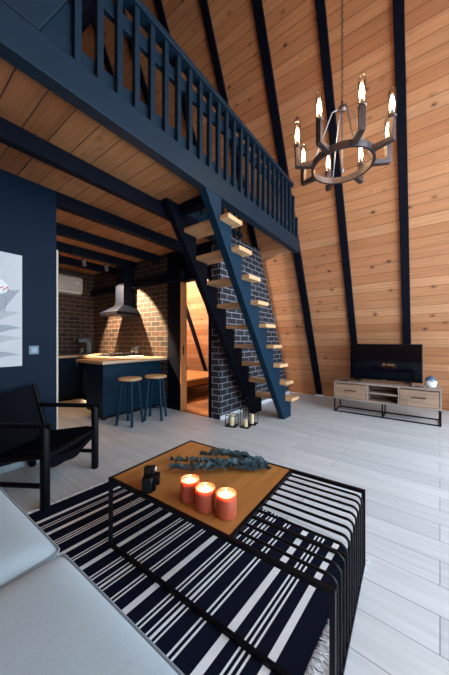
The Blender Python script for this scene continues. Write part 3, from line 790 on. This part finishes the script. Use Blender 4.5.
# ------------------------------------------------------------------ sling armchair
p0, p1, p2, p3 = Vector((.764, 2.205, 0)), Vector((1.299, 2.533, 0)), Vector((.955, 3.065, 0)), Vector((.42, 2.737, 0))
A = thing('sling_armchair', 'black wooden armchair with slung leather seat by the navy wall', 'armchair', (p0+p2)/2)
AO = (p0+p2)/2
def ab(m, nm, mat, **kw):
    m.v = [v-AO for v in m.v]; return m.build(nm, mat, A, **kw)
Z = lambda p, z: Vector((p.x, p.y, z))
for p, h in ((p0, .60), (p1, .60), (p2, .59), (p3, .59)):
    ab(MB().tube([Z(p, 0), Z(p, .02), Z(p, h-.015), Z(p, h)], [.027, .032, .032, .026], 14), 'leg', BLACKW)
for a, b in ((p0, p3), (p1, p2)):
    d = (a-b).normalized()*.05
    ab(MB().tube([Z(a+d, .6), Z(b-d*.6, .6)], .021, 12), 'armrest', BLACKW)
    ab(MB().tube([Z(a, .165), Z(b, .165)], .018, 10), 'side_stretcher', BLACKW)
    ab(MB().tube([Z(a, .38), Z(b, .30)], .018, 10), 'seat_rail', BLACKW)
ab(MB().tube([Z(p0, .37), Z(p1, .37)], .018, 10), 'front_rail', BLACKW)
ab(MB().tube([Z(p3, .29), Z(p2, .29)], .018, 10), 'rear_rail', BLACKW)
def sheet(fn, nu, nv, th):
    m = MB(); top = [[Vector(fn(u/nu, v/nv)) for u in range(nu+1)] for v in range(nv+1)]
    nrm = lambda u, v: (top[v][min(u+1, nu)]-top[v][max(u-1, 0)]).cross(top[min(v+1, nv)][u]-top[max(v-1, 0)][u]).normalized()
    vs = [top[v][u] for v in range(nv+1) for u in range(nu+1)] + [top[v][u]-nrm(u, v)*th for v in range(nv+1) for u in range(nu+1)]
    N = (nu+1)*(nv+1); ix = lambda u, v: v*(nu+1)+u; fs = []
    for v in range(nv):
        for u in range(nu):
            q = (ix(u, v), ix(u+1, v), ix(u+1, v+1), ix(u, v+1)); fs.append(q); fs.append(tuple(N+i for i in q[::-1]))
    per = [(i, 0) for i in range(nu)]+[(nu, j) for j in range(nv)]+[(nu-i, nv) for i in range(nu)]+[(0, nv-j) for j in range(nv)]
    for a in range(len(per)):
        p, q = ix(*per[a]), ix(*per[(a+1) % len(per)]); fs.append((p, N+p, N+q, q))
    return m.add(vs, fs)
def seatf(u, v):          # u across (p0 side to p1 side), v front to back
    f = p0.lerp(p1, u); b = p3.lerp(p2, u); p = f.lerp(b, v)
    sag = .085*math.sin(math.pi*u)*(1-.2*v)
    lip = .045*max(0, 1-v/.12)**2
    return (p.x, p.y, .415-.09*v-sag-lip)
ab(sheet(seatf, 16, 16, .012), 'sling_seat', LEATHER, smooth=60)
fd = (p0-p3).normalized()
def apron(u, v):
    p = p0.lerp(p1, u)+fd*(.015+.004*math.sin(math.pi*u)); d = .075*math.sin(math.pi*u)
    wv = .012*math.sin(u*math.pi*5)
    return (p.x, p.y, .385-d-v*(.085-.06*u+wv*.6))
ab(sheet(apron, 20, 4, .006), 'seat_flap', LEATHER, smooth=60)
bt = lambda p: Z(p-fd*.05, 0)
b0, b1 = p3+fd*.14, p2+fd*.14
t0, t1 = p3+fd*.015, p2+fd*.015
for a, b in ((b0, t0), (b1, t1)):
    ab(MB().tube([Z(a, .36), Z(a.lerp(b, .7), .68), Z(b, .80)], .02, 10), 'back_post', BLACKW)
def backf(u, v):
    lo = b0.lerp(b1, u); hi = t0.lerp(t1, u); p = lo.lerp(hi, v)-fd*(.05*math.sin(math.pi*u)*(1-.3*v))
    return (p.x, p.y, .30+.495*v-.03*math.sin(math.pi*u)*v)
ab(sheet(backf, 16, 12, .012), 'sling_back', LEATHER, smooth=60)

# ------------------------------------------------------------------ chandelier
CX, CY, CZ = 2.575, .60, 2.825
ch = thing('chandelier', 'dark metal ring chandelier with eight glass candle lamps', 'chandelier', (CX, CY, CZ))
RI_, n = .255, 48
prof = [(RI_-.008, -.028), (RI_+.012, -.028), (RI_+.012, .028), (RI_-.008, .028), (RI_-.008, -.028)]
MB().lathe(prof, n=n).build('ring', ANTIQUE, ch, bevel=0)
hz = .50
MB().lathe([(0, -.03), (.02, -.03), (.035, -.01), (.035, .01), (.02, .03), (0, .03)], (0, 0, hz), 20).build('hub', ANTIQUE, ch)
MB().tube([(0, 0, hz+.03), (0, 0, hz+.07)], .012, 10).build('loop_stem', ANTIQUE, ch)
MB().tube([(0, 0, hz-.03), (0, 0, -.05)], .007, 10).build('centre_rod', CHROME, ch)
MB().lathe([(0, -.08), (.012, -.07), (.016, -.055), (.008, -.04), (0, -.04)], n=14).build('finial', CHROME, ch)
for i in range(4):
    a = R(33+90*i); MB().tube([(.03*math.cos(a), .03*math.sin(a), hz), (.09*math.cos(a), .09*math.sin(a), hz-.03), (RI_*math.cos(a), RI_*math.sin(a), .028)], .006, 8).build('stay_rod', CHROME, ch)
for i in range(8):
    a = R(33+45*i); c, s = math.cos(a), math.sin(a); ra = .40
    q = lambda r, z: (r*c, r*s, z)
    arm = MB().tube([q(RI_+.01, 0), q(ra, 0), q(ra, .165)], .022, sq=True).build('arm', ANTIQUE, ch, bevel=.002)
    MB().lathe([(.0, .165), (.030, .165), (.033, .175), (.027, .19), (.013, .195), (.013, .225), (0, .225)], q(ra, 0), 16).build('candle_cup', ANTIQUE, arm)
    MB().lathe([(.0285, .18), (.0285, .385), (.027, .385), (.027, .18)], q(ra, 0), 20).build('glass_tube', GLASS, arm)
    MB().lathe([(0, .225), (.012, .23), (.02, .26), (.018, .30), (.008, .345), (0, .355)], q(ra, 0), 12).build('bulb', BULB, arm)
    L = bpy.data.lights.new('bulb_light', 'POINT'); L.energy = 3; L.color = (1, .66, .36); L.shadow_soft_size = .015
    lo = bpy.data.objects.new('bulb_light', L); COL.objects.link(lo); lo.parent = arm; lo.location = q(ra, .36)
cn = MB(); zz = hz+.07; i = 0
while zz < 7.2-CZ:
    pts = []
    for j in range(10):
        t = 2*math.pi*j/10; u = .009*math.cos(t); w = .02*math.sin(t)
        pts.append((u, 0, zz+.016+w) if i % 2 == 0 else (0, u, zz+.016+w))
    cn.tube(pts, .0028, 5, closed=True); zz += .031; i += 1
cn.build('chain', ANTIQUE, ch)
MB().lathe([(0, -.05), (.05, -.04), (.06, 0), (0, 0)], (0, 0, 7.22-CZ), 20).build('ceiling_rose', ANTIQUE, ch)

# ------------------------------------------------------------------ lights
w = bpy.data.worlds.new('daylight'); scene.world = w; w.use_nodes = True
bg = w.node_tree.nodes['Background']; bg.inputs[0].default_value = (.70, .855, 1, 1); bg.inputs[1].default_value = 8.6
def area(name, loc, rot, sx, sy, e, col, portal=False):
    L = bpy.data.lights.new(name, 'AREA'); L.shape = 'RECTANGLE'; L.size = sx; L.size_y = sy; L.energy = e; L.color = col
    if portal: L.cycles.is_portal = True
    o = bpy.data.objects.new(name, L); COL.objects.link(o); o.location = loc; o.rotation_euler = rot; return o
area('window_portal', (XA, Y0-.12, 3.7), (R(90), 0, 0), 7, 7.5, 1, (1, 1, 1), True)
def spot(name, loc, tgt, e, col, size, blend=.4, soft=.03):
    L = bpy.data.lights.new(name, 'SPOT'); L.energy = e; L.color = col; L.spot_size = R(size); L.spot_blend = blend; L.shadow_soft_size = soft
    o = bpy.data.objects.new(name, L); COL.objects.link(o); o.location = loc
    o.rotation_euler = (Vector(tgt)-Vector(loc)).to_track_quat('-Z', 'Y').to_euler(); return o
WARM = (1, .62, .30)
spot('kitchen_spot', (2.35, 4.9, 2.46), (3.25, 4.85, 1.42), 1350, (1, .70, .42), 80, .2, .02)
spot('kitchen_spot', (2.3, 4.7, 2.5), (2.55, 4.2, 0), 45, WARM, 70, .6)
spot('kitchen_spot', (1.9, 4.9, 2.6), (1.75, 4.7, 0), 60, (1, .46, .16), 80, .6)
L = bpy.data.lights.new('bedroom_lamp', 'POINT'); L.energy = 380; L.color = (1, .90, .78); L.shadow_soft_size = .12
o = bpy.data.objects.new('bedroom_lamp', L); COL.objects.link(o); o.location = (3.65, 5.0, 2.3)

# ------------------------------------------------------------------ camera
cd = bpy.data.cameras.new('view'); cam = bpy.data.objects.new('view', cd); COL.objects.link(cam)
cam.location = (0, 0, 1.22); cam.rotation_euler = (R(90), 0, R(36.94-90))
cd.sensor_fit = 'VERTICAL'; cd.sensor_height = 36; cd.lens = 266.6/675*36; cd.shift_y = 3.5/675; cd.clip_start = .02
scene.camera = cam
scene.view_settings.view_transform = 'Standard'; scene.view_settings.look = 'None'
scene.view_settings.exposure = 0; scene.view_settings.gamma = 1
